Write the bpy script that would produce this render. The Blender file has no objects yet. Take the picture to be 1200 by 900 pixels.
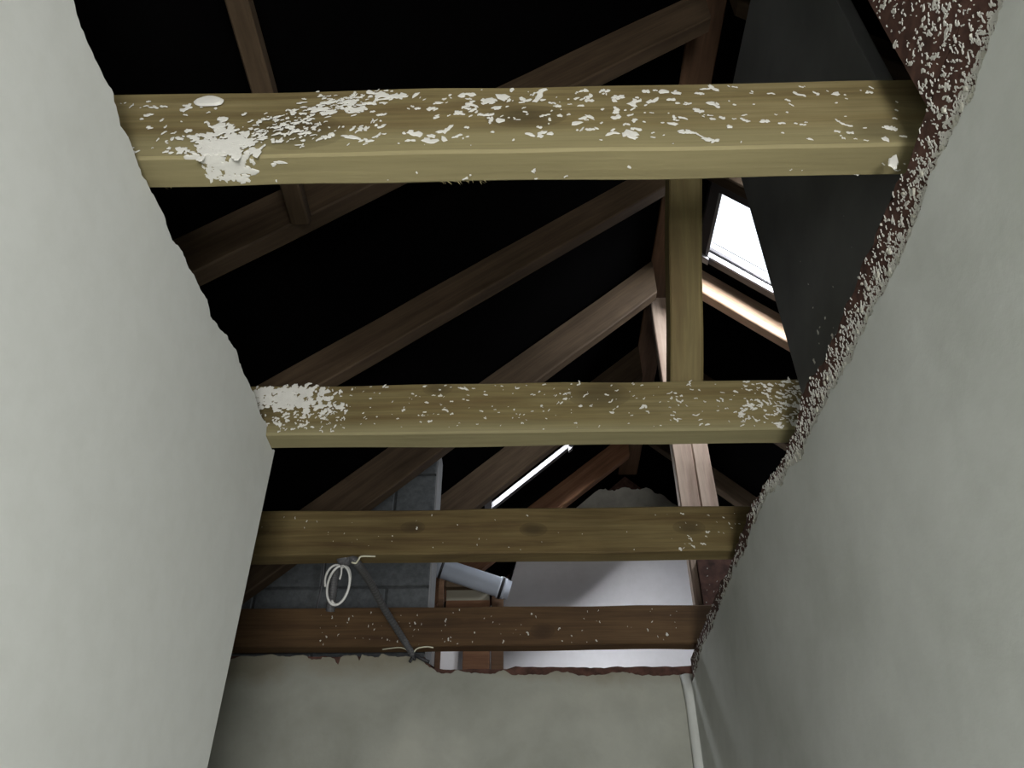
import bpy, bmesh, math, random
from mathutils import Vector, Matrix, noise

# ------------------------------------------------------------------ camera
sc = bpy.context.scene
col = sc.collection
YAW, PITCH, ROLL, FPX = -0.0158, 0.6695, -0.0032, 958.12
fw = Vector((math.sin(YAW)*math.cos(PITCH), math.cos(YAW)*math.cos(PITCH), math.sin(PITCH)))
r0 = Vector((math.cos(YAW), -math.sin(YAW), 0))
u0 = r0.cross(fw)
RT = math.cos(ROLL)*r0 + math.sin(ROLL)*u0
UP = -math.sin(ROLL)*r0 + math.cos(ROLL)*u0
cd = bpy.data.cameras.new('camera'); cam = bpy.data.objects.new('camera', cd); col.objects.link(cam)
cam.matrix_world = Matrix(((RT.x, UP.x, -fw.x, 0), (RT.y, UP.y, -fw.y, 0), (RT.z, UP.z, -fw.z, 0), (0, 0, 0, 1)))
cd.sensor_fit = 'HORIZONTAL'; cd.sensor_width = 36; cd.lens = 36*FPX/1200
cd.clip_start = .02; cd.clip_end = 50
sc.camera = cam

# ------------------------------------------------------------------ light
w = bpy.data.worlds.new('overcast_sky'); sc.world = w; w.use_nodes = True
bg = w.node_tree.nodes['Background']; bg.inputs[0].default_value = (.86, .9, 1, 1); bg.inputs[1].default_value = 2.2

def area(name, loc, direction, sx, sy, power, colour):
    l = bpy.data.lights.new(name, 'AREA'); l.shape = 'RECTANGLE'; l.size = sx; l.size_y = sy
    l.energy = power; l.color = colour
    o = bpy.data.objects.new(name, l); col.objects.link(o); o.location = loc
    o.rotation_euler = Vector(direction).to_track_quat('-Z', 'Y').to_euler()
    return o
# daylight of the window in the rear wall, behind the camera
area('rear_window_daylight', (.2, -1.24, -.55), (-.25, 1, .45), .5, .9, 74.0, (1, .99, .965))
# daylight entering by the two roof windows
area('right_roof_window_daylight', (1.12, 1.90, 2.50), (-.25, .85, -.55), .6, .35, 60, (.93, .96, 1))
area('left_roof_window_daylight', (-.12, 3.16, 2.38), (.60, .25, -.74), .7, .5, 130, (.93, .96, 1))
sc.view_settings.view_transform = 'Standard'; sc.view_settings.look = 'None'
sc.view_settings.gamma = 1; sc.view_settings.use_curve_mapping = False
sc.view_settings.exposure = -0.25

# ------------------------------------------------------------------ helpers
random.seed(11)
R = random.random
U = random.uniform
def ray(x, y): return fw + (x-600)/FPX*RT - (y-450)/FPX*UP
def onX(x, y, X): r = ray(x, y); return r*(X/r.x)
def onY(x, y, Y): r = ray(x, y); return r*(Y/r.y)
def onZ(x, y, Z): r = ray(x, y); return r*(Z/r.z)

def link(name, me, m, parent=None, kind=None):
    o = bpy.data.objects.new(name, me); col.objects.link(o)
    if m: me.materials.append(m)
    if parent: o.parent = parent
    if kind: o['kind'] = kind
    return o
def tag(o, label, cat, group=None):
    o['label'] = label; o['category'] = cat
    if group: o['group'] = group
    return o
def empty(name, loc=(0, 0, 0)):
    o = bpy.data.objects.new(name, None); col.objects.link(o); o.location = loc; o.empty_display_size = .1
    return o
def fin(bm, name, m, parent=None, kind=None, smooth=False):
    bmesh.ops.recalc_face_normals(bm, faces=bm.faces)
    me = bpy.data.meshes.new(name); bm.to_mesh(me); bm.free()
    if smooth:
        for p in me.polygons: p.use_smooth = True
    return link(name, me, m, parent, kind)
def addbox(bm, x0, x1, y0, y1, z0, z1):
    v = [bm.verts.new((x, y, z)) for x in (x0, x1) for y in (y0, y1) for z in (z0, z1)]
    for f in ((0, 1, 3, 2), (4, 6, 7, 5), (0, 4, 5, 1), (2, 3, 7, 6), (0, 2, 6, 4), (1, 5, 7, 3)):
        bm.faces.new([v[i] for i in f])
    return v
def box(name, x0, x1, y0, y1, z0, z1, m, parent=None, kind=None, bev=0):
    bm = bmesh.new(); addbox(bm, x0, x1, y0, y1, z0, z1)
    if bev: bmesh.ops.bevel(bm, geom=bm.edges[:], offset=bev, segments=2, affect='EDGES', profile=.6)
    return fin(bm, name, m, parent, kind)
def prism(name, pts, axis, a0, a1, m, parent=None, kind=None):
    """polygon pts in the two other axes, extruded along axis from a0 to a1"""
    bm = bmesh.new()
    def P(p, a):
        return {'X': (a, p[0], p[1]), 'Y': (p[0], a, p[1]), 'Z': (p[0], p[1], a)}[axis]
    A = [bm.verts.new(P(p, a0)) for p in pts]; B = [bm.verts.new(P(p, a1)) for p in pts]
    fa = bm.faces.new(A); fb = bm.faces.new(B)
    n = len(pts)
    for i in range(n): bm.faces.new((A[i], A[(i+1) % n], B[(i+1) % n], B[i]))
    bmesh.ops.triangulate(bm, faces=[fa, fb])
    return fin(bm, name, m, parent, kind)
def strip_wall(name, top, axis, a0, a1, zmid, zlo, m, kind=None):
    """wall slab whose torn top edge is followed by narrow columns, one plain slab below"""
    bm = bmesh.new()
    def P(u, z, a): return (a, u, z) if axis == 'X' else (u, a, z)
    rows = []
    for a in (a0, a1):
        rows.append(([bm.verts.new(P(u, z, a)) for u, z in top], [bm.verts.new(P(u, zmid, a)) for u, z in top], [bm.verts.new(P(u, zlo, a)) for u, z in top]))
    n = len(top)
    for (t, m_, l) in rows:
        for i in range(n-1):
            bm.faces.new((t[i], t[i+1], m_[i+1], m_[i])); bm.faces.new((m_[i], m_[i+1], l[i+1], l[i]))
    for k in (0, 2):
        for i in range(n-1): bm.faces.new((rows[0][k][i], rows[0][k][i+1], rows[1][k][i+1], rows[1][k][i]))
    for i in (0, n-1):
        for k in (0, 1): bm.faces.new((rows[0][k][i], rows[1][k][i], rows[1][k+1][i], rows[0][k+1][i]))
    return fin(bm, name, m, None, kind)
def mono(pts):
    out = [pts[0]]
    for p in pts[1:]:
        if p[0] > out[-1][0]+.0015: out.append(p)
    return out
def ragged(pts, step=.008, amp=.004, scale=30, seed=0.):
    """polyline with torn edge: resample and jitter in 2d"""
    out = []
    for (a, b), (c, d) in zip(pts[:-1], pts[1:]):
        L = math.hypot(c-a, d-b); n = max(1, int(L/step))
        for i in range(n):
            t = i/n; x = a+(c-a)*t; y = b+(d-b)*t
            k = noise.noise(Vector((x*scale, y*scale, seed)))*amp*1.6+noise.noise(Vector((x*scale*3.3, y*scale*3.3, seed+7)))*amp*.9
            out.append((x, y+k))
    out.append(pts[-1])
    return out

def beam(name, m, A, B, wy, dz, side=(0, 1, 0), s0=0., s1=0., parent=None, n=16, ch=.004, wob=.0012):
    """sawn timber: top-near edge runs A to B, wy thick along side, dz deep below; s0,s1 shear the end cuts"""
    A = Vector(A); B = Vector(B); L = (B-A).length; ax = (B-A).normalized()
    sy = Vector(side); sy = (sy-ax*sy.dot(ax)).normalized(); sz = ax.cross(sy)
    sd = hash(name) if False else R()*100
    bm = bmesh.new(); rings = []
    for i in range(n+1):
        t = i/n; x = L*t; sh = s0*(1-t)+s1*t
        ring = []
        for (y, z) in ((ch, 0), (wy-ch, 0), (wy, -ch), (wy, -dz+ch), (wy-ch, -dz), (ch, -dz), (0, -dz+ch), (0, -ch)):
            oy = noise.noise(Vector((x*5, y*30, sd)))*wob*2; oz = noise.noise(Vector((x*5+9, z*20, sd)))*wob*2
            ring.append(bm.verts.new((x+sh*z, y+oy, z+oz)))
        rings.append(ring)
    for a, b in zip(rings[:-1], rings[1:]):
        for j in range(8): bm.faces.new((a[j], a[(j+1) % 8], b[(j+1) % 8], b[j]))
    bm.faces.new(rings[0]); bm.faces.new(rings[-1])
    o = fin(bm, name, m, parent)
    o.matrix_world = Matrix(((ax.x, sy.x, sz.x, A.x), (ax.y, sy.y, sz.y, A.y), (ax.z, sy.z, sz.z, A.z), (0, 0, 0, 1)))
    return o

def tube(name, pts, rad, m, parent=None, seg=8, smooth=True, closed=False, kind=None):
    bm = bmesh.new(); rings = []
    pts = [Vector(p) for p in pts]; n = len(pts); prev = None
    for i, p in enumerate(pts):
        d = (pts[min(i+1, n-1)]-pts[max(i-1, 0)]).normalized()
        if prev is None:
            a = d.orthogonal().normalized()
        else:
            a = (prev-d*prev.dot(d)).normalized()
        prev = a; b = d.cross(a); r = rad(i/(n-1)) if callable(rad) else rad
        rings.append([bm.verts.new(p+r*(math.cos(q)*a+math.sin(q)*b)) for q in [2*math.pi*k/seg for k in range(seg)]])
    for x, y in zip(rings[:-1], rings[1:]):
        for j in range(seg): bm.faces.new((x[j], x[(j+1) % seg], y[(j+1) % seg], y[j]))
    bm.faces.new(rings[0]); bm.faces.new(rings[-1])
    return fin(bm, name, m, parent, kind, smooth)
def spline(ctrl, n=12):
    c = [Vector(p) for p in ctrl]; c = [c[0]*2-c[1]]+c+[c[-1]*2-c[-2]]; out = []
    for i in range(1, len(c)-2):
        for k in range(n):
            t = k/n; a, b, d, e = c[i-1], c[i], c[i+1], c[i+2]
            out.append(.5*((2*b)+(d-a)*t+(2*a-5*b+4*d-e)*t*t+(3*b-a-3*d+e)*t**3))
    out.append(c[-2]); return out

# ------------------------------------------------------------------ materials
def mat(name):
    m = bpy.data.materials.new(name); m.use_nodes = True
    nt = m.node_tree; b = nt.nodes['Principled BSDF']; return m, nt, b
def N(nt, t, **k):
    n = nt.nodes.new(t)
    for a, v in k.items():
        if a in n.inputs: n.inputs[a].default_value = v
        else: setattr(n, a, v)
    return n
def ramp(nt, src, stops):
    r = nt.nodes.new('ShaderNodeValToRGB'); e = r.color_ramp.elements
    while len(e) < len(stops): e.new(.5)
    for x, (p, c) in zip(e, stops):
        x.position = p; x.color = (*c, 1) if len(c) == 3 else c
    nt.links.new(src, r.inputs[0]); return r
def mix(nt, fac, a, b, mode='MIX'):
    x = nt.nodes.new('ShaderNodeMix'); x.data_type = 'RGBA'; x.blend_type = mode
    for s, v in ((0, fac), (6, a), (7, b)):
        if hasattr(v, 'links'): nt.links.new(v, x.inputs[s])
        elif s == 0: x.inputs[0].default_value = v
        else: x.inputs[s].default_value = (*v, 1)
    return x.outputs[2]
def wood(name, light, mid, dark, knots=(), rough=.75, stain=.5, sap=None):
    m, nt, b = mat(name); L = nt.links.new
    tc = N(nt, 'ShaderNodeTexCoord')
    mp = N(nt, 'ShaderNodeMapping'); mp.inputs['Scale'].default_value = (1.2, 9, 16); L(tc.outputs['Object'], mp.inputs[0])
    n1 = N(nt, 'ShaderNodeTexNoise', Scale=1.6, Detail=6., Roughness=.62, Distortion=.5); L(mp.outputs[0], n1.inputs['Vector'])
    mp2 = N(nt, 'ShaderNodeMapping'); mp2.inputs['Scale'].default_value = (3, 60, 110); L(tc.outputs['Object'], mp2.inputs[0])
    n2 = N(nt, 'ShaderNodeTexNoise', Scale=1.5, Detail=5., Roughness=.6); L(mp2.outputs[0], n2.inputs['Vector'])
    n3 = N(nt, 'ShaderNodeTexNoise', Scale=4., Detail=3., Roughness=.55); L(tc.outputs['Object'], n3.inputs['Vector'])
    c = ramp(nt, n1.outputs[0], [(.3, dark), (.5, mid), (.72, light)]).outputs[0]
    g = ramp(nt, n2.outputs[0], [(.3, (.72, .70, .66)), (.65, (1.08, 1.06, 1.04))]).outputs[0]
    c = mix(nt, .8, c, g, 'MULTIPLY')
    s = ramp(nt, n3.outputs[0], [(.35, (.62, .6, .55)), (.6, (1.05, 1.05, 1.05))]).outputs[0]
    c = mix(nt, stain, c, s, 'MULTIPLY')
    if sap:                                   # pale sapwood along the lower edge of the sawn board
        sx = N(nt, 'ShaderNodeSeparateXYZ'); L(tc.outputs['Object'], sx.inputs[0])
        ma = N(nt, 'ShaderNodeMath', operation='MULTIPLY_ADD'); L(n1.outputs[0], ma.inputs[0]); ma.inputs[1].default_value = .045; L(sx.outputs['Z'], ma.inputs[2])
        mr = N(nt, 'ShaderNodeMapRange'); L(ma.outputs[0], mr.inputs[0])
        mr.inputs[1].default_value = sap[0]+.024+.012; mr.inputs[2].default_value = sap[0]+.024-.012; mr.inputs[3].default_value = 0; mr.inputs[4].default_value = .75
        mr2 = mix(nt, .5, g, (1, 1, 1)); pale = mix(nt, 1., mr2, sap[1], 'MULTIPLY')
        c = mix(nt, mr.outputs[0], c, pale)
    for (kx, kz, kr, asp, st) in knots:       # dark knot with grain bending round it, on the face seen
        mk = N(nt, 'ShaderNodeMapping'); mk.vector_type = 'POINT'
        mk.inputs['Location'].default_value = (-kx/(kr*asp), 0, -kz/kr); mk.inputs['Scale'].default_value = (1/(kr*asp), 0, 1/kr)
        L(tc.outputs['Object'], mk.inputs[0])
        ln = N(nt, 'ShaderNodeVectorMath', operation='LENGTH'); L(mk.outputs[0], ln.inputs[0])
        ad = N(nt, 'ShaderNodeMath', operation='MULTIPLY_ADD'); L(n3.outputs[0], ad.inputs[0]); ad.inputs[1].default_value = 1.6
        L(ln.outputs['Value'], ad.inputs[2])
        rr = ramp(nt, ad.outputs[0], [(.55, (st, st, st)), (.95, (st*.45,)*3), (1., (0, 0, 0))])
        rr.color_ramp.interpolation = 'EASE'
        sc_ = N(nt, 'ShaderNodeMath', operation='MULTIPLY'); L(ad.outputs[0], sc_.inputs[0]); sc_.inputs[1].default_value = .45
        L(sc_.outputs[0], rr.inputs[0])
        c = mix(nt, rr.outputs[0], c, tuple(.32*x for x in dark))
    L(c, b.inputs['Base Color']); b.inputs['Roughness'].default_value = rough
    b.inputs['Specular IOR Level'].default_value = .25
    bp = N(nt, 'ShaderNodeBump', Strength=.35, Distance=.002); L(n2.outputs[0], bp.inputs['Height']); L(bp.outputs[0], b.inputs['Normal'])
    return m
def plaster(name, a, b_, c_, scale=2.5, bump=.25, dirt=.0, wave=1., dirtcol=(.2, .18, .13)):
    m, nt, b = mat(name); L = nt.links.new
    tc = N(nt, 'ShaderNodeTexCoord')
    n1 = N(nt, 'ShaderNodeTexNoise', Scale=scale, Detail=5., Roughness=.55, Distortion=.3); L(tc.outputs['Object'], n1.inputs['Vector'])
    n2 = N(nt, 'ShaderNodeTexNoise', Scale=22., Detail=6., Roughness=.65); L(tc.outputs['Object'], n2.inputs['Vector'])
    c = ramp(nt, n1.outputs[0], [(.3, c_), (.5, b_), (.7, a)]).outputs[0]
    s = ramp(nt, n2.outputs[0], [(.3, (.93, .93, .92)), (.6, (1, 1, 1))]).outputs[0]
    c = mix(nt, .7, c, s, 'MULTIPLY')
    if dirt:
        sx = N(nt, 'ShaderNodeSeparateXYZ'); L(tc.outputs['Object'], sx.inputs[0])
        ad = N(nt, 'ShaderNodeMath', operation='MULTIPLY_ADD'); L(n1.outputs[0], ad.inputs[0]); ad.inputs[1].default_value = .22
        L(sx.outputs['Z'], ad.inputs[2])
        ad2 = N(nt, 'ShaderNodeMath', operation='MULTIPLY_ADD'); L(n2.outputs[0], ad2.inputs[0]); ad2.inputs[1].default_value = .05
        L(ad.outputs[0], ad2.inputs[2])
        rr = ramp(nt, ad2.outputs[0], [(dirt+.02, (0, 0, 0)), (min(dirt+.09, 1), (.75, .75, .75))])
        c = mix(nt, rr.outputs[0], c, dirtcol)
    L(c, b.inputs['Base Color']); b.inputs['Roughness'].default_value = .85; b.inputs['Specular IOR Level'].default_value = .2
    bp = N(nt, 'ShaderNodeBump', Strength=bump, Distance=.004); L(n2.outputs[0], bp.inputs['Height'])
    bp2 = N(nt, 'ShaderNodeBump', Strength=bump*wave, Distance=.008); L(n1.outputs[0], bp2.inputs['Height']); L(bp.outputs[0], bp2.inputs['Normal'])
    L(bp2.outputs[0], b.inputs['Normal'])
    return m
def plain(name, c, rough=.7, metal=0., var=.15, scale=12., spec=.3):
    m, nt, b = mat(name); L = nt.links.new
    tc = N(nt, 'ShaderNodeTexCoord'); n1 = N(nt, 'ShaderNodeTexNoise', Scale=scale, Detail=5., Roughness=.6); L(tc.outputs['Object'], n1.inputs['Vector'])
    r = ramp(nt, n1.outputs[0], [(.3, tuple(x*(1-var) for x in c)), (.7, tuple(x*(1+var) for x in c))])
    L(r.outputs[0], b.inputs['Base Color']); b.inputs['Roughness'].default_value = rough; b.inputs['Metallic'].default_value = metal
    b.inputs['Specular IOR Level'].default_value = spec
    bp = N(nt, 'ShaderNodeBump', Strength=.2, Distance=.002); L(n1.outputs[0], bp.inputs['Height']); L(bp.outputs[0], b.inputs['Normal'])
    return m
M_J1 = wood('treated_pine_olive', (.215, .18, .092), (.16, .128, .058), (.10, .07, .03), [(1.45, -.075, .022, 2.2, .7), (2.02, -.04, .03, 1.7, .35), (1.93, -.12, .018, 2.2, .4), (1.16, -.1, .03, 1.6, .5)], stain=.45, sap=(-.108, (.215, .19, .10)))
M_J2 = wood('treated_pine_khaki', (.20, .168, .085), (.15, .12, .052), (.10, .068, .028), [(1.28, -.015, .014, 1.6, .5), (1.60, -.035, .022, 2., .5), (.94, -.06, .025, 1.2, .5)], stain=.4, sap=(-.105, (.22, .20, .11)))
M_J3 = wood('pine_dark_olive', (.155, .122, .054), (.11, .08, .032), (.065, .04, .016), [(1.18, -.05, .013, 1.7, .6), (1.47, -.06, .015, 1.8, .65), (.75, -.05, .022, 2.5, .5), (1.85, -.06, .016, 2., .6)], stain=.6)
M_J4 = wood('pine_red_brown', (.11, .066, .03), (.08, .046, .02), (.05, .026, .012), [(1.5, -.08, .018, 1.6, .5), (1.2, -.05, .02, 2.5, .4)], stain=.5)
M_RAF = wood('old_rafter_brown', (.098, .067, .041), (.068, .046, .027), (.04, .025, .014))
M_RIDGE = wood('ridge_brown', (.17, .10, .06), (.125, .07, .04), (.075, .04, .022))
M_RED = wood('orange_pine_and_lit_rafter', (.27, .15, .085), (.2, .10, .055), (.13, .06, .03))
M_SKYLIT = wood('skylit_rafter_pine', (.82, .60, .45), (.75, .53, .38), (.6, .40, .27))  # raised albedo stands for roof window light on one right rafter
M_POST = wood('weathered_grey_pine', (.42, .34, .28), (.34, .26, .21), (.22, .15, .12))
M_LW = plaster('skimmed_plaster_pale', (.67, .685, .66), (.65, .665, .64), (.63, .645, .62), 1.8, .08, wave=0.)
M_RW = plaster('skimmed_plaster_grey', (.56, .575, .55), (.51, .525, .50), (.44, .455, .425), 3.2, .2)
M_BW = plaster('bare_plaster_green_grey', (.37, .372, .325), (.315, .32, .28), (.255, .26, .225), 3.5, .3, dirt=.92)
M_GW = plaster('white_gable_plaster', (.84, .82, .84), (.8, .78, .8), (.74, .72, .74), 2., .1)
M_SPL = plain('dried_plaster_splash', (.54, .53, .49), .8, var=.08, scale=40)
M_LIP = plaster('dried_plaster_lip', (.56, .55, .49), (.47, .46, .40), (.38, .36, .3), 20, .5)
M_MAS = plain('raw_red_brown_masonry', (.075, .037, .028), .9, var=.5, scale=35)
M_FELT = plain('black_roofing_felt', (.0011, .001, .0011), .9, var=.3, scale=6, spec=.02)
M_GREY = plain('dark_slate_grey_board', (.10, .102, .10), .6, var=.22, scale=5)
M_BLOCK = plain('concrete_block_blue_grey', (.085, .092, .096), .9, var=.25, scale=60)
M_MORT = plain('block_mortar', (.07, .075, .078), .95, var=.25, scale=60)
M_STRIP = plain('skylit_block_end', (.22, .225, .23), .8)
M_PIPE = plain('grey_blue_plastic', (.52, .57, .66), .35, var=.05, spec=.5)
M_RUB = plain('black_rubber', (.015, .015, .017), .5, spec=.4)
M_CND = plain('grey_conduit_plastic', (.07, .07, .073), .5, var=.1)
M_WIRE = plain('white_cable_plastic', (.55, .55, .53), .4, var=.05, spec=.4)
M_YW = plain('cream_wire_plastic', (.48, .47, .36), .4, var=.05)
M_FRM = plain('dark_grey_aluminium', (.06, .058, .062), .4, metal=.2, var=.1)
M_LFR = plain('light_grey_frame_edge', (.3, .3, .31), .4, var=.05)
M_MORTAR = plaster('rough_grey_mortar', (.72, .70, .62), (.64, .62, .55), (.5, .48, .42), 9, .5)
M_FLOOR = plain('dusty_floorboard', (.22, .2, .17), .85)
def glassmat():
    m = bpy.data.materials.new('window_glass'); m.use_nodes = True; nt = m.node_tree; nt.nodes.clear()
    o = nt.nodes.new('ShaderNodeOutputMaterial'); t = nt.nodes.new('ShaderNodeBsdfTransparent'); g = nt.nodes.new('ShaderNodeBsdfGlossy')
    g.inputs['Roughness'].default_value = .02; x = nt.nodes.new('ShaderNodeMixShader'); x.inputs[0].default_value = .06
    nt.links.new(t.outputs[0], x.inputs[1]); nt.links.new(g.outputs[0], x.inputs[2]); nt.links.new(x.outputs[0], o.inputs[0]); return m
M_GLASS = glassmat()

# ------------------------------------------------------------------ key dimensions (metres, camera eye at the origin)
XL, XR = -.494, .483           # faces of the left and right walls
YB = 2.441                     # face of the back wall
ZJ = .90                       # underside of the joists
FLO = -1.5
JY = [.6475, 1.2847, 1.789, 2.3876]
JW = .0507
JD = [.151, .121, .121, .121]
LZ, LM = 2.08, .90             # left roof slope  z = LZ + LM x
RZ, RM = 3.22, .95             # right roof slope z = RZ - RM x
X0, X1 = -1.6, 2.5
RIDX0, RIDX1, RIDZ0, RIDZ1 = .56, .67, 2.48, 2.575

# ------------------------------------------------------------------ structure
box('floor', X0, X1, -1.4, 4.4, FLO-.1, FLO, M_FLOOR, kind='structure')

# left wall, torn top edge, ends at a vertical corner at Y 1.35
lw = [(-1.3, .9), (.2, .9)]
for q in [(85, 0), (98, 38), (111, 68), (113, 75), (133, 110), (134, 118), (142, 145), (155, 172), (160, 190), (175, 222), (188, 244), (202, 281), (212, 292), (222, 313), (236, 342), (243, 350), (246, 372), (262, 388), (278, 412), (286, 440), (298, 462), (305, 484), (314, 500), (322, 528)]:
    p = onX(q[0], q[1], XL); lw.append((p.y, min(p.z, .925)))
yc = lw[-1][0]
lw = [(y, z if y > 0.2 else .9) for y, z in lw]
poly = mono(ragged(lw, .006, .0035, 40, 1.))
# the joists bear on the wall top: keep the edge below them
poly = [(y, min(z, ZJ-.001)) if any(j-.004 < y < j+JW+.004 for j in JY) else (y, z) for y, z in poly]
strip_wall('wall_left', poly, 'X', XL-.012, XL, .6, FLO, M_LW, 'structure')
box('wall_left_core', XL-.11, XL-.012, -1.3, yc-.012, FLO, .885, M_MAS, kind='structure')

# right wall: plaster coat with torn edge over raw masonry that stands a little higher
rp = [(1176, 0), (1166, 40), (1150, 75), (1140, 110), (1118, 150), (1100, 190), (1080, 235), (1062, 290), (1045, 325), (1030, 350), (1012, 385), (1000, 412), (985, 440), (962, 482), (952, 505), (940, 535), (925, 548), (918, 565), (900, 580), (890, 600), (878, 625), (872, 650), (860, 665), (852, 690), (846, 702), (835, 735), (823, 758), (815, 790)]
rpts = [(-1.3, .80), (.25, .80)]
for q in rp:
    p = onX(q[0], q[1], XR); rpts.append((min(p.y, YB-.001), p.z))
rpts = sorted(rpts)
rtop = ragged(rpts, .006, .006, 35, 3.)
ye = rtop[-1][0]
poly = mono(rtop+[(YB, rtop[-1][1])])
strip_wall('wall_right', poly, 'X', XR, XR+.006, .6, FLO, M_RW, 'structure')
mp_ = [(1065, 207), (1050, 240), (1038, 262), (1022, 300), (1005, 345), (990, 380), (975, 410), (960, 440), (950, 446), (937, 500), (925, 530), (912, 552), (898, 570), (884, 596), (872, 625), (862, 655), (855, 675)]
mpts = [(-1.3, .87), (.5, .87)]
for q in mp_:
    p = onX(q[0], q[1], XR+.014); mpts.append((p.y, p.z))
mpts += [(mpts[-1][0]+.04, .875), (YB-.02, .865)]
mtop = ragged(mpts, .008, .006, 30, 5.)
mtop = [(y, min(z, ZJ-.002)) for y, z in mtop]
poly = mtop+[(YB-.02, FLO), (-1.3, FLO)]
prism('wall_right_core', poly, 'X', XR+.0065, XR+.15, M_MAS, kind='structure')

# back wall: plaster coat and masonry behind
bp_ = [(243, 774), (275, 772), (283, 768), (300, 770), (312, 766), (335, 769), (360, 768), (365, 774), (376, 773), (378, 769), (392, 772), (396, 780), (400, 768), (418, 768), (421, 774), (424, 768), (444, 770), (447, 767), (470, 770), (483, 769), (497, 776), (503, 782), (512, 787), (528, 789), (536, 785), (545, 787), (560, 789), (575, 790), (590, 785), (600, 791), (622, 790), (640, 791), (650, 787), (665, 787), (678, 792), (705, 791), (712, 789), (730, 788), (745, 791), (775, 792), (800, 791), (812, 789)]
bpts = [(-1.58, .885)]+[(onY(x, y, YB).x, onY(x, y, YB).z) for x, y in bp_]+[(XR+.02, .835)]
bpts = [(x, min(z, ZJ-.003)) for x, z in bpts]
poly = mono(ragged(bpts, .006, .003, 45, 8.))
strip_wall('wall_back', poly, 'Y', YB, YB+.012, .6, FLO, M_BW, 'structure')
bm_ = [(-1.58, .885)]+[(onY(x, y, YB+.012).x, onY(x, y, YB+.012).z) for x, y in [(243, 769), (498, 770), (506, 782), (520, 785), (598, 784), (604, 781), (700, 782), (800, 781)]]+[(XR+.02, .86)]
poly = ragged(bm_, .01, .002, 30, 9.)+[(XR+.02, FLO), (-1.58, FLO)]
prism('wall_back_core', poly, 'Y', YB+.0125, YB+.10, M_MAS, kind='structure')

# wall behind the camera with the window that lights the room
bm = bmesh.new()
addbox(bm, X0, -.12, -1.4, -1.3, FLO, 1.2); addbox(bm, .44, X1, -1.4, -1.3, FLO, 1.2)
addbox(bm, -.12, .44, -1.4, -1.3, FLO, -1.05); addbox(bm, -.12, .44, -1.4, -1.3, -.05, 1.2)
fin(bm, 'wall_rear', M_LW, kind='structure')
prism('wall_rear_gable', [(X0, 1.2), (X1, 1.2), (X1, RZ-RM*X1+.3), (.6, 2.7), (X0, LZ+LM*X0+.2)], 'Y', -1.4, -1.3, M_MAS, kind='structure')
box('wall_far_left', X0-.1, X0, -1.4, 4.4, FLO, .8, M_MAS, kind='structure')
box('wall_far_right', X1, X1+.1, -1.4, 4.4, FLO, 1.1, M_MAS, kind='structure')
box('ceiling', XR+.16, X1, -1.3, 4.1, .76, .78, M_MORT, kind='structure')

# gable wall beyond the stair void: white plaster, rough mortar head under the ridge
YG = 4.15
g = [(X0, LZ+LM*X0-.12), (-.09, 1.86), (-.045, 2.03), (.10, 2.13), (.25, 2.29), (.5, 2.45), (.75, 2.45), (.92, 2.29), (1.28, 1.96), (X1, .75)]
prism('wall_gable', g+[(X1, FLO), (X0, FLO)], 'Y', YG, YG+.1, M_GW, kind='structure')
gm = ragged([(.15, 2.17), (.27, 2.34), (.35, 2.41), (.44, 2.47), (.58, 2.478), (.74, 2.472), (.83, 2.41), (.90, 2.34), (1.0, 2.19)], .012, .012, 18, 4.)
gl = ragged([(1.0, 2.16), (.74, 2.25), (.53, 2.29), (.32, 2.23), (.15, 2.14)], .012, .01, 18, 6.)
prism('trim_1', gm+gl, 'Y', YG-.02, YG+.1, M_MORTAR, kind='structure')
bm = bmesh.new(); addbox(bm, X0, X1, YG+.101, YG+.2, FLO, 3.2)
fin(bm, 'wall_gable_core', M_MAS, kind='structure')

# roof slopes (black felt) with the two window openings cut through
def slope(name, f, xa, xb, hole):
    bm = bmesh.new(); hx0, hx1, hy0, hy1 = hole; th = .03
    def cell(a, b, c, d):
        if b-a < 1e-4 or d-c < 1e-4: return
        v = [bm.verts.new((x, y, f(x)+t)) for x in (a, b) for y in (c, d) for t in (0, th)]
        for q in ((0, 1, 3, 2), (4, 6, 7, 5), (0, 4, 5, 1), (2, 3, 7, 6), (0, 2, 6, 4), (1, 5, 7, 3)): bm.faces.new([v[i] for i in q])
    cell(xa, xb, -1.4, hy0); cell(xa, xb, hy1, 4.4); cell(xa, hx0, hy0, hy1); cell(hx1, xb, hy0, hy1)
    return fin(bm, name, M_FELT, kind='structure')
fl = lambda x: LZ+LM*x+.004
fr = lambda x: RZ-RM*x+.004
WR = (.755, 1.25, 1.985, 2.305)      # right window opening x0 x1 y0 y1
WLF = (-.15, .225, 3.10, 3.36)
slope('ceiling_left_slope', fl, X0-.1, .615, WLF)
slope('ceiling_right_slope', fr, .615, X1+.1, WR)

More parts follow.
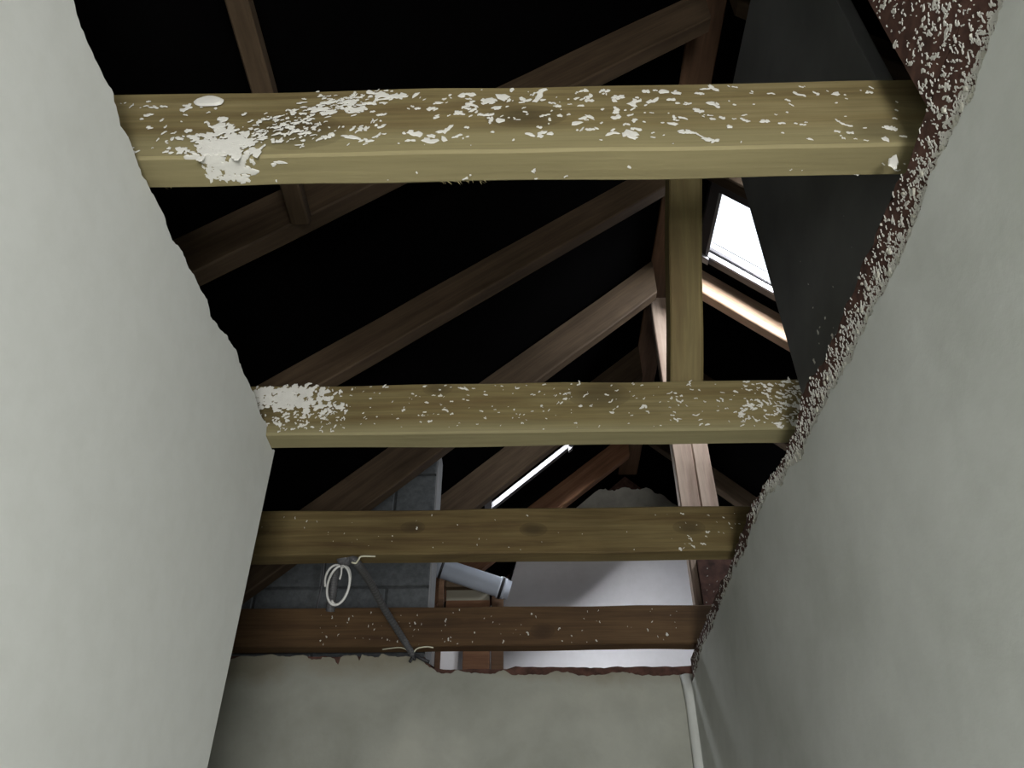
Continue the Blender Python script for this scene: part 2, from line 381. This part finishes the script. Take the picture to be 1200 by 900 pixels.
def window(name, f, k, hole, handles):
    e = empty(name, ((hole[0]+hole[1])/2, (hole[2]+hole[3])/2, f((hole[0]+hole[1])/2))); e['kind'] = 'structure'
    x0, x1, y0, y1 = hole
    inv = Matrix.Translation(-e.location)
    def bar(nm, a, b, c, d, z0, z1, m):
        bm = bmesh.new()
        v = [bm.verts.new((x, y, f(x)+t)) for x in (a, b) for y in (c, d) for t in (z0, z1)]
        for q in ((0, 1, 3, 2), (4, 6, 7, 5), (0, 4, 5, 1), (2, 3, 7, 6), (0, 2, 6, 4), (1, 5, 7, 3)): bm.faces.new([v[i] for i in q])
        bm.transform(inv); return fin(bm, nm, m, e)
    t = .03
    bar('window_frame', x0-t, x0, y0-t, y1+t, -.03, .05, M_FRM); bar('window_frame', x1, x1+t, y0-t, y1+t, -.03, .05, M_FRM)
    bar('window_frame', x0, x1, y0-t, y0, -.03, .05, M_FRM); bar('window_frame', x0, x1, y1, y1+t, -.03, .05, M_FRM)
    if handles == 1: bar('frame_edge', x0-.002, x0+.007, y0, y1, -.033, .0, M_LFR); bar('frame_edge', x0, x1, y1-.008, y1+.001, -.033, .0, M_LFR)
    bar('glass', x0, x1, y0, y1, .02, .026, M_GLASS)
    if handles == 1:
        bar('glazing_bar', x0+.02, x1, y1-.06, y1-.055, .01, .016, M_LFR)
        bar('hinge', x0-.02, x0+.008, y1-.005, y1+.025, -.05, -.028, M_LFR)
    else:
        bar('hinge', x0-.02, x0+.0, y1-.005, y1+.02, -.05, -.03, M_LFR); bar('hinge', x1, x1+.02, y1-.005, y1+.02, -.05, -.03, M_LFR)
    return e
window('window_1', fr, -1, WR, 1)
window('window_2', fl, 1, WLF, 2)

# pale rounded bead in the corner between back and right wall
pts = [(XR-.012+.004*math.sin(i*.9), YB-.014, -1.5+i*.14) for i in range(17)]
o = tube('trim_2', [p for p in pts if p[2] < .80]+[(XR-.014, YB-.012, .82)], .0155, M_RW, kind='structure', seg=12)

# ------------------------------------------------------------------ splashes of plaster
def blob(bm, P, e1, e2, nrm, a, b, ang, th, n=None, rough=.35):
    """irregular raised patch of dried plaster"""
    n = n or (7 if a < .004 else 10)
    c, s = math.cos(ang), math.sin(ang); top = []; bot = []
    ph = [R()*6.28 for _ in range(3)]
    for k in range(n):
        q = 2*math.pi*k/n
        rr = 1+rough*(.6*math.sin(2*q+ph[0])+.5*math.sin(3*q+ph[1])+.5*math.sin(5*q+ph[2]))
        u, v = a*rr*math.cos(q), b*rr*math.sin(q)
        x, y = c*u-s*v, s*u+c*v
        bot.append(bm.verts.new(P+e1*x+e2*y)); top.append(bm.verts.new(P+e1*x*.8+e2*y*.8+nrm*th))
    for k in range(n): bm.faces.new((bot[k], bot[(k+1) % n], top[(k+1) % n], top[k]))
    m = bm.verts.new(P+nrm*th*1.25)
    for k in range(n): bm.faces.new((top[k], top[(k+1) % n], m))
def curl(bm, P, e1, e2, nrm, a, b, ang, th):
    """splash made of two or three joined lobes"""
    k = random.choice((1, 1, 2, 2, 3)); x = y = 0
    for i in range(k):
        blob(bm, P+e1*x+e2*y, e1, e2, nrm, a*U(.55, 1.1), b*U(.7, 1.2), ang, th)
        x += a*1.1*math.cos(ang); y += a*1.1*math.sin(ang); ang += U(-1.1, 1.1)
def splash_face(plane, specs, parent, name='plaster_splashes', ok=None):
    """specs: (count, pixel box or polygon fn, size mm lo, hi, aspect, angle, spread)"""
    bm = bmesh.new()
    ax, val = plane
    for (cnt, fn, lo, hi, asp, an, sp) in specs:
        for _ in range(cnt):
            x, y = fn()
            P = {'X': onX, 'Y': onY, 'Z': onZ}[ax](x, y, val)
            if ok and not ok(P): continue
            a = U(lo, hi)*(.5+R()**2)*.001
            if ax == 'Y': e1, e2, nn = Vector((1, 0, 0)), Vector((0, 0, 1)), Vector((0, -1, 0))
            elif ax == 'Z': e1, e2, nn = Vector((1, 0, 0)), Vector((0, 1, 0)), Vector((0, 0, -1))
            else: e1, e2, nn = Vector((0, 1, 0)), Vector((0, 0, 1)), Vector((-1, 0, 0))
            curl(bm, P, e1, e2, nn, a, a/U(1, asp), an+U(-sp, sp), .0007)
    if not bm.verts: bm.free(); return
    if parent: bm.transform(parent.matrix_world.inverted())
    return fin(bm, name, M_SPL, parent, 'stuff')
def rect(x0, y0, x1, y1): return lambda: (U(x0, x1), U(y0, y1))
def gauss(x, y, sx, sy, ang=0):
    c, s = math.cos(ang), math.sin(ang)
    def f():
        u, v = random.gauss(0, sx), random.gauss(0, sy); return (x+c*u-s*v, y+s*u+c*v)
    return f
def linear(f, t):   # choose points whose density falls with t
    return f

# ------------------------------------------------------------------ joists
JX0, JX1 = -1.45, .60
jl = ['nearest and brightest ceiling joist, olive green, thick with white plaster splashes along its side',
      'second ceiling joist, khaki pine, white plaster patch on its left end',
      'third ceiling joist, dark olive brown with few splashes, grey conduit hooked over it',
      'farthest ceiling joist, red-brown, resting just above the back wall']
J = []
for i in range(4):
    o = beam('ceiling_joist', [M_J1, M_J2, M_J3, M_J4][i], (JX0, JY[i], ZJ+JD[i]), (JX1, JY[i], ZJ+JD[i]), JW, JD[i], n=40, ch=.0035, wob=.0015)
    tag(o, jl[i], 'joist', 'ceiling joists across the stairwell'); J.append(o)
bpy.context.view_layer.update()
# keep splashes on the near faces
def okj(i): return lambda P: ZJ+.004 < P.z < ZJ+JD[i]-.007
y1f = JY[0]-.0014; y2f = JY[1]-.0014; y3f = JY[2]-.0014; y4f = JY[3]-.0014
d = math.radians
splash_face(('Y', y1f), [
    (165, rect(400, 103, 800, 165), 3.0, 6.4, 2.4, d(20), .9),
    (28, rect(400, 165, 1060, 195), 1., 2.2, 2.5, d(10), .9),
    (70, rect(800, 100, 1062, 165), 2.6, 5.2, 3.2, d(-25), .6),
    (60, rect(140, 118, 300, 215), 2.4, 5, 2.6, d(30), .8),
    (120, gauss(350, 138, 62, 9, d(-20)), 2.8, 5.5, 4.5, d(17), .25),
    (80, gauss(405, 122, 34, 7, d(-12)), 2.8, 5.5, 4.5, d(12), .25),
    (60, gauss(290, 165, 26, 9, d(-35)), 2.6, 5, 3.5, d(30), .5),
    (170, gauss(254, 180, 20, 15, 0), 3.6, 6.8, 2.2, d(-30), .6),
    (130, gauss(258, 178, 13, 12, 0), 4, 6.5, 1.8, d(-30), .9),
    (55, gauss(350, 158, 60, 8, 0), 2.6, 4.6, 2.8, d(40), .7),
    (60, gauss(640, 120, 150, 12, 0), 2.2, 4.6, 2.8, d(10), .7)], J[0], ok=okj(0))
splash_face(('Z', ZJ-.0003), [(120, gauss(262, 200, 17, 11), 4, 7, 2, d(-40), .9), (14, rect(300, 190, 1060, 212), 1.4, 3, 2, 0, 1), (8, rect(1020, 190, 1062, 206), 2, 4, 2, 0, 1)], J[0], 'underside_splashes', ok=lambda P: JY[0]+.004 < P.y < JY[0]+JW-.004)
bm = bmesh.new(); P = onY(245, 119, y1f-.0006)
blob(bm, P, Vector((1, 0, 0)), Vector((0, 0, 1)), Vector((0, -1, 0)), .0225, .0115, 0, .003, 18, .09)
bm.transform(J[0].matrix_world.inverted())
o = fin(bm, 'plaster_blob', M_SPL, J[0]); o['label'] = 'smooth oval dab of dried plaster'
bm = bmesh.new(); P = onY(1047, 190, y1f-.0006)
blob(bm, P, Vector((1, 0, 0)), Vector((0, 0, 1)), Vector((0, -1, 0)), .014, .0065, 1.35, .002, 12, .3)
bm.transform(J[0].matrix_world.inverted())
fin(bm, 'plaster_blob', M_SPL, J[0])
splash_face(('Y', y2f), [
    (230, rect(298, 452, 362, 478), 4, 7.5, 1.8, d(0), 1.5),
    (90, gauss(372, 462, 14, 9), 3.4, 5.5, 2., d(0), 1.5),
    (90, gauss(345, 488, 26, 9), 3, 5, 2., d(0), 1.5),
    (40, rect(375, 478, 405, 508), 2, 4, 3, d(30), 1.2),
    (150, rect(410, 450, 800, 503), 1.6, 3.4, 3.2, d(10), .8),
    (26, rect(410, 449, 800, 470), 2, 4.2, 2.8, d(10), .6),
    (60, rect(780, 450, 880, 512), 2.2, 4.4, 3.2, d(-15), .9),
    (130, rect(868, 446, 950, 500), 3, 5.5, 3.4, d(-25), .7),
    (60, gauss(935, 480, 14, 20), 3.4, 6, 3, d(-50), .6)], J[1], ok=okj(1))
splash_face(('Y', y3f), [
    (22, rect(305, 602, 520, 645), 1.2, 2.6, 3, d(90), .6),
    (16, rect(520, 602, 800, 645), 1.2, 2.8, 3, d(-50), .8),
    (26, rect(790, 600, 872, 645), 2, 5, 3.2, d(-30), .8)], J[2], ok=okj(2))
splash_face(('Y', y4f), [
    (46, rect(370, 714, 540, 758), 1.8, 3.8, 2.8, d(100), .5),
    (50, rect(520, 714, 810, 758), 1.6, 3.4, 2.6, d(90), .8)], J[3], ok=okj(3))
# torn splinters along the lower edge of the first joist
bm = bmesh.new()
for k in range(34):
    x = U(500, 572) if k < 30 else U(176, 205)
    P = onZ(x, 214 if x > 300 else 221, ZJ+.0015); P.y = JY[0]+JW-.006+U(-.002, .004)
    v = Vector((U(.3, 1.3), U(.3, .8), -U(.1, .45))).normalized()*U(.003, .010)
    if k % 11 == 0: v *= 1.7
    s = Vector((U(.0008, .002), 0, 0)); t = Vector((0, .001, .001))
    a = [bm.verts.new(P), bm.verts.new(P+s), bm.verts.new(P+t), bm.verts.new(P+v)]
    for q in ((0, 1, 3), (1, 2, 3), (2, 0, 3), (0, 2, 1)): bm.faces.new([a[i] for i in q])
bm.transform(J[0].matrix_world.inverted()); fin(bm, 'wood_splinters', M_J1, J[0], 'stuff')

# ------------------------------------------------------------------ rafters
RY = [.66, 1.24, 1.85, 2.40, 2.98, 3.60]
RW, RD = .048, .108
cl = math.cos(math.atan(LM)); cr = math.cos(math.atan(RM))
names_l = ['dark rafter of the left slope almost overhead, just past the near joist',
           'dark brown rafter of the left slope seen above and below the nearest joist',
           'dark rafter of the left slope spanning from the second joist up behind the nearest joist',
           'brown rafter of the left slope with lit top end, crossing the block wall',
           'dark rafter of the left slope beside the thin bright slit of the roof window',
           'orange-lit last rafter of the left slope, close to the white gable']
names_r = ['rafter of the right slope above the wall, nearest of its row',
           'rafter of the right slope hidden mostly behind the grey board',
           'rafter of the right slope on the near side of the bright roof window',
           'pale lit rafter of the right slope just below the bright roof window',
           'dark rafter of the right slope ending by the right end of the second joist',
           'last rafter of the right slope, seen between ridge beam end and grey post']
RP = [None, (1.20, 1.996, .819, .165, -.95), (1.75, 1.975, .795, .140, -.95), (2.40, 2.055, .903, .19, -1.22), (2.96, 2.068, .90, .19, -1.22), (3.60, 2.045, .84, .145, -.5)]
for i in range(1, 6):
    Y, z0, m_, vd, xa = RP[i]
    xb = RIDX0-.002
    o = beam('rafter', M_RED if i == 5 else M_RAF, (xa, Y, z0+m_*xa), (xb, Y, z0+m_*xb), RW, vd*math.cos(math.atan(m_)), s0=m_, s1=m_, n=14)  # last rafter coloured orange to stand for the left roof window's light
    tag(o, names_l[i], 'rafter', 'rafters of the left roof slope')
    xa, xb = RIDX1+.002, X1-.02
    Y = RY[i]
    o = beam('rafter', M_SKYLIT if i == 3 else M_RAF, (xa, Y, RZ-RM*xa), (xb, Y, RZ-RM*xb), RW, RD*(1.0 if i == 3 else .85), s0=-RM, s1=-RM, n=14)
    tag(o, names_r[i], 'rafter', 'rafters of the right roof slope')
# ridge beam
o = beam('ridge_beam', M_RIDGE, (RIDX0, -1.2, RIDZ1), (RIDX0, YG-.022, RIDZ1), RIDX1-RIDX0, RIDZ1-RIDZ0, side=(1, 0, 0), n=30)
tag(o, 'long brown ridge beam running from overhead to the white gable', 'beam')
# batten on the left slope, from overhead to the first rafter
p = onY(270, 0, 1); k = p.x/p.z
zb = 1.36
o = beam('batten', M_RAF, (k*zb-.03, -.9, zb+.05), (k*zb-.03, RP[1][0]-.002, zb+.05), .042, .035, side=(1, 0, 0), n=12)
tag(o, 'slim brown batten at upper left, running over the nearest joist', 'batten')
# double plank post under the ridge
e = empty('ridge_post', (.59, YB+.15, .80)); tag(e, 'weathered grey-pink twin plank post standing at the right end of the back wall', 'post')
def child(o, e):
    bpy.context.view_layer.update(); mw = o.matrix_world.copy(); o.parent = e; o.matrix_parent_inverse = e.matrix_world.inverted(); o.matrix_world = mw
bpy.context.view_layer.update()
PY = YB+.150
x0 = .2145*PY

child(beam('plank', M_POST, (x0, PY, .80), (x0, PY, 2.478), .072, .045, side=(1, 0, 0), n=12), e)
child(beam('plank', M_POST, (x0+.075, PY+.004, .80), (x0+.075, PY+.004, 2.478), .06, .045, side=(1, 0, 0), n=12), e)
so = box('post_stub', x0+.022, x0+.16, PY-.066, PY-.0455, .864, 1.24, M_MAS, bev=.002); child(so, e)
bpy.context.view_layer.update()
splash_face(('Y', PY-.0662), [(44, rect(815, 662, 856, 735), 1.6, 3.4, 2.4, 1.2, .9)], so, ok=lambda P: x0+.03 < P.x < x0+.155)
# olive strut standing on the second joist
A = onY(783, 441, JY[1]+.018); B = onY(784, 213, 1.06)
A.z = ZJ+JD[1]+.003; dirv = (B-A); B = A+dirv*1.38
o = beam('strut', M_J2, A, B, .066, -.04, side=(1, 0, 0), n=10)
tag(o, 'olive brown strut rising from the second joist to behind the nearest one', 'strut')

# ------------------------------------------------------------------ right side: grey board and speckled stud
o = box('grey_board', .548, .575, JY[0]+JW+.004, JY[1]-.004, .865, 1.9, M_GREY, bev=.003)
tag(o, 'tall dark slate-grey board standing behind the right wall between the first two joists', 'board')
splash_face(('X', .548-.0004), [(9, rect(905, 225, 1040, 420), 1, 2.2, 3, d(80), .5), (12, gauss(970, 395, 20, 18), 2, 4.4, 2, d(60), .9)], o, ok=lambda P: .87 < P.z < 1.8 and JY[0]+JW+.02 < P.y < JY[1]-.02)
pr = (onX(1012, 0, XR).y+onX(1065, 100, XR).y)/2
o = box('wall_stud', XR+.0068, XR+.10, .16, pr, .872, 2.1, M_MAS)
tag(o, 'dark red-brown stud at upper right, crusted with white plaster flecks', 'post')
stud = o
splash_face(('X', XR+.0066), [(420, rect(1005, 0, 1170, 110), 2., 4.6, 3.4, d(75), .6), (110, gauss(1130, 40, 30, 40), 2.4, 4.5, 2.4, d(70), .9)], stud, ok=lambda P: .885 < P.z < 2 and .2 < P.y < pr-.003)
# flecks on the raw masonry band: dense next to the plaster, thinner towards its top
def interp(pts, y):
    for (a, b), (c, e_) in zip(pts[:-1], pts[1:]):
        if a <= y <= c and c > a: return b+(e_-b)*(y-a)/(c-a)
    return pts[-1][1]
bm = bmesh.new(); bl = bmesh.new()
for q_ in range(12500):
    y = U(.36, 2.4); t = R()**1.5*1.12-.06 if q_ < 9000 else U(-.12, .22)
    zp = interp(rpts, y); zm = interp(mtop, y)
    if y < pr: zm = .90
    if zm-zp < .01: zm = zp+.01
    z = zp+(zm-zp)*t
    if z > zm-.002: continue
    if y > 1.55 and R() < .75: continue
    if R() > (.95-.62*t): continue
    size = U(1.2, 2.9)*(1.35-.6*t)*.001
    P = Vector((XR+.0063, y, z))
    if R() < .025+.15*max(0, .2-t): P.x = XR+.006; blob(bl, P, Vector((0, 1, 0)), Vector((0, 0, 1)), Vector((-1, 0, 0)), size*1.8, size*1.1, U(.8, 2.), .0022)
    else: curl(bm, P, Vector((0, 1, 0)), Vector((0, 0, 1)), Vector((-1, 0, 0)), size*1.25, size/U(1.2, 3.0), U(.9, 2.0), .0008)
core = bpy.data.objects['wall_right_core']
fin(bm, 'plaster_splashes', M_SPL, core, 'stuff'); fin(bl, 'plaster_crumbs', M_LIP, core, 'stuff')
# thin feathered rim of the plaster coat
# ------------------------------------------------------------------ block wall left of the pipe
e = empty('block_wall', (-.95, 2.70, .72)); tag(e, 'blue-grey concrete block wall rising behind the third and fourth joists', 'wall')
bpy.context.view_layer.update(); inv = e.matrix_world.inverted()
CY0, CY1, CX = 2.625, 2.775, -.329
def cut(bm, dz=.0):
    # trim to the underside of the left slope
    no = Vector((-LM, 0, 1)).normalized()
    r = bmesh.ops.bisect_plane(bm, geom=bm.verts[:]+bm.edges[:]+bm.faces[:], plane_co=(0, 0, LZ-.004-dz), plane_no=no, clear_outer=True)
    ed = [g for g in r['geom_cut'] if isinstance(g, bmesh.types.BMEdge)]
    if ed: bmesh.ops.holes_fill(bm, edges=[q for q in bm.edges if q.is_boundary])
bm = bmesh.new(); addbox(bm, X0+.02, CX-.006, CY0+.006, CY1-.006, .3, 2.2); cut(bm, .006); bm.transform(inv); fin(bm, 'mortar', M_MORT, e)
row = 0; z = .30
zj = onY(460, 557, CY0).z; z = zj-8*.225
while z < 2.0:
    vx = onY(376, 690, CY0).x
    x = vx+(0 if row % 2 == 0 else .225)-.45*4+.0
    while x < CX-.01:
        a, b = max(x+.004, X0+.03), min(x+.446, CX)
        if b-a > .03 and z > .25 and z+.01 < LZ+LM*b:
            bm = bmesh.new(); addbox(bm, a, b, CY0+U(-.001, .001), CY1, z+.004, z+.221)
            bmesh.ops.bevel(bm, geom=bm.edges[:], offset=.003, segments=1, affect='EDGES')
            cut(bm)
            if bm.faces: bm.transform(inv); fin(bm, 'block', M_BLOCK, e)
            else: bm.free()
        x += .45
    z += .225; row += 1
bm = bmesh.new(); addbox(bm, CX+.0005, CX+.006, CY0+.002, CY1-.002, .5, 2.0); cut(bm); bm.transform(inv)  # thin strip, paler than the blocks: skylight painted onto the wall's end face
o = fin(bm, 'lit_end_strip', M_STRIP, e); o['label'] = 'end face of the block wall, coloured pale as if skylit'

# ------------------------------------------------------------------ timber frame with board, below the pipe
FY = 2.93
e = empty('timber_frame', (-.15, FY, .7)); tag(e, 'small reddish timber frame with grey infill board beside the block wall', 'frame')
bpy.context.view_layer.update()
def fb(nm, px0, px1, py0, py1, m, dy=0., th=.045, zlo=None):
    a = onY(px0, py1, FY+dy); b = onY(px1, py0, FY+dy)
    o = box(nm, a.x, b.x, FY+dy, FY+dy+th, a.z if zlo is None else zlo, b.z, m, bev=.003); child(o, e); return o
fb('stud', 508, 521, 672, 790, M_RIDGE, 0, .045, .70)
fb('stud', 575, 590, 688, 790, M_RIDGE, 0, .045, .70)
fb('rail', 522, 574, 703, 716, M_RED, .001)
fb('rail', 522, 574, 676, 688, M_RAF, .001)
fb('infill_board', 522, 574, 680, 716, M_BW, .03, .012)
fb('stud', 541, 574, 740, 800, M_RED, -.01, .04, .70)
o = fb('infill_board', 500, 538, 740, 800, M_GW, .012, .012, .70); o['label'] = 'white lower infill board'

# plastic pipe with two black ring seals
e = empty('waste_pipe', (-.1, FY-.03, 1.40)); tag(e, 'bluish grey plastic pipe sloping down right from the block wall', 'pipe')
bpy.context.view_layer.update()
A = onY(500, 660, FY-.12); B = onY(597, 692, FY-.06)
ax = (B-A).normalized(); L = (B-A).length; rp_ = .0375
def prof(segs, nm, m):
    pts, rad = [], []
    for t, r_ in segs: pts.append(A+ax*L*t); rad.append(r_)
    bm = bmesh.new(); a = ax.orthogonal().normalized(); b = ax.cross(a); rings = []
    for p, r_ in zip(pts, rad): rings.append([bm.verts.new(p+r_*(math.cos(q)*a+math.sin(q)*b)) for q in [2*math.pi*k/28 for k in range(28)]])
    for x, y in zip(rings[:-1], rings[1:]):
        for j in range(28): bm.faces.new((x[j], x[(j+1) % 28], y[(j+1) % 28], y[j]))
    bm.faces.new(rings[0]); bm.faces.new(rings[-1]); bm.transform(e.matrix_world.inverted())
    o = fin(bm, nm, m, e)
    for p in o.data.polygons: p.use_smooth = len(p.vertices) == 4
    return o
prof([(-.6, rp_*.82), (.13, rp_*.82), (.13, rp_), (.86, rp_), (.865, rp_*1.08), (.885, rp_*1.08)], 'pipe_barrel', M_PIPE)
prof([(.17, rp_*1.01), (.175, rp_*1.06), (.195, rp_*1.06), (.2, rp_*1.01)], 'ring_seal', M_RUB)
prof([(.885, rp_*.9), (.886, rp_*1.12), (.915, rp_*1.12), (.916, rp_*.9)], 'ring_seal', M_RUB)
prof([(.916, rp_*.9), (.918, rp_*1.04), (.95, rp_*1.04), (.955, rp_*.93), (1.0, rp_*.93)], 'socket', M_PIPE)

# ------------------------------------------------------------------ conduit, cable coil, wires
cy = JY[2]+JW+.02
e = empty('conduit', onY(400, 660, cy)); tag(e, 'dark grey flexible conduit hooked under the third joist and hanging over the farthest joist', 'conduit')
bpy.context.view_layer.update()
def cp(x, y, Y): return onY(x, y, Y)
def rt(nm, pts, r, m, seg=8, n=10, par=None):
    o = tube(nm, spline(pts, n), r, m, seg=seg); child(o, par) if par else None; return o
rt('long_arm', [cp(404, 660, cy-.03), cp(412, 655, cy-.05), cp(420, 662, cy-.04), cp(434, 683, 2.0), cp(452, 716, 2.2), cp(472, 748, 2.345), cp(484, 768, 2.375)], lambda t: .0095+.0012*math.cos(t*420), M_CND, 10, 40, e)
rt('short_arm', [cp(412, 655, cy-.05), cp(402, 654, cy-.02), cp(393, 668, cy+.0), cp(390, 690, cy+.03), cp(387, 716, cy+.06)], lambda t: .011+.001*math.cos(t*200), M_CND, 10, 24, e)
rt('fitting', [cp(408, 652, cy-.045), cp(398, 658, cy-.035)], .0135, M_CND, 12, 4, e)
rt('wire_tail', [cp(482, 764, 2.372), cp(486, 773, 2.375), cp(484, 770, 2.37), cp(480, 776, 2.37)], .0045, M_RUB, 6, 6, e)
rt('wire_tail', [cp(484, 766, 2.372), cp(494, 772, 2.372), cp(503, 776, 2.38)], .005, M_RUB, 6, 6, e)
o = rt('wire_tail', [cp(484, 766, 2.37), cp(489, 760, 2.37), cp(500, 758, 2.372), cp(508, 759, 2.375)], .0022, M_YW, 6, 6, e); o['label'] = 'cream wire tail'
o = rt('wire_tail', [cp(481, 765, 2.37), cp(470, 759, 2.372), cp(448, 761, 2.378)], .0016, M_YW, 6, 6, e); o['label'] = 'cream wire tail'

e = empty('cable_coil', onY(397, 664, cy-.04)); tag(e, 'coil of thin white cable hanging on the conduit between third and fourth joists', 'cable')
bpy.context.view_layer.update()
def loop(cx, cyp, rx, ry, tilt, Y, a0=0, a1=360, n=40):
    out = []
    for k in range(n+1):
        q = math.radians(a0+(a1-a0)*k/n); u, v = rx*math.cos(q), ry*math.sin(q)
        x = cx+math.cos(tilt)*u-math.sin(tilt)*v; y = cyp+math.sin(tilt)*u+math.cos(tilt)*v
        out.append(onY(x, y, Y+.006*math.sin(q*2)+.00002*k))
    return out
o = tube('loop', loop(396.5, 686, 12.5, 23.5, d(14), cy-.06, -100, 255), .0029, M_WIRE, seg=8); child(o, e)
o = tube('loop', loop(399, 686, 10, 23, d(16), cy-.052, -95, 120), .0029, M_WIRE, seg=8); child(o, e)
o = tube('loop', loop(393, 680, 12, 18, d(10), cy-.045, 150, 300), .0027, M_WIRE, seg=8); child(o, e)
o = rt('cable_end', [cp(400, 663, cy-.05), cp(400, 672, cy-.05), cp(398, 679, cy-.05)], .0024, M_WIRE, 6, 6, e)
o = rt('wire_hook', [cp(440, 652, JY[2]-.006), cp(424, 652, JY[2]-.006), cp(420, 656, JY[2]-.004), cp(417, 660, cy-.075), cp(412, 659, cy-.075)], .0022, M_YW, 8, 8)
tag(o, 'short bent cream wire sticking out beside the conduit on the third joist', 'wire')
o = rt('thin_cable', [cp(380, 655, CY0-.008), cp(377, 685, CY0-.008), cp(372, 709, CY0-.008), cp(369, 722, CY0-.008)], .0042, M_CND, 6, 8)
tag(o, 'thin grey cable running down the face of the block wall', 'cable')
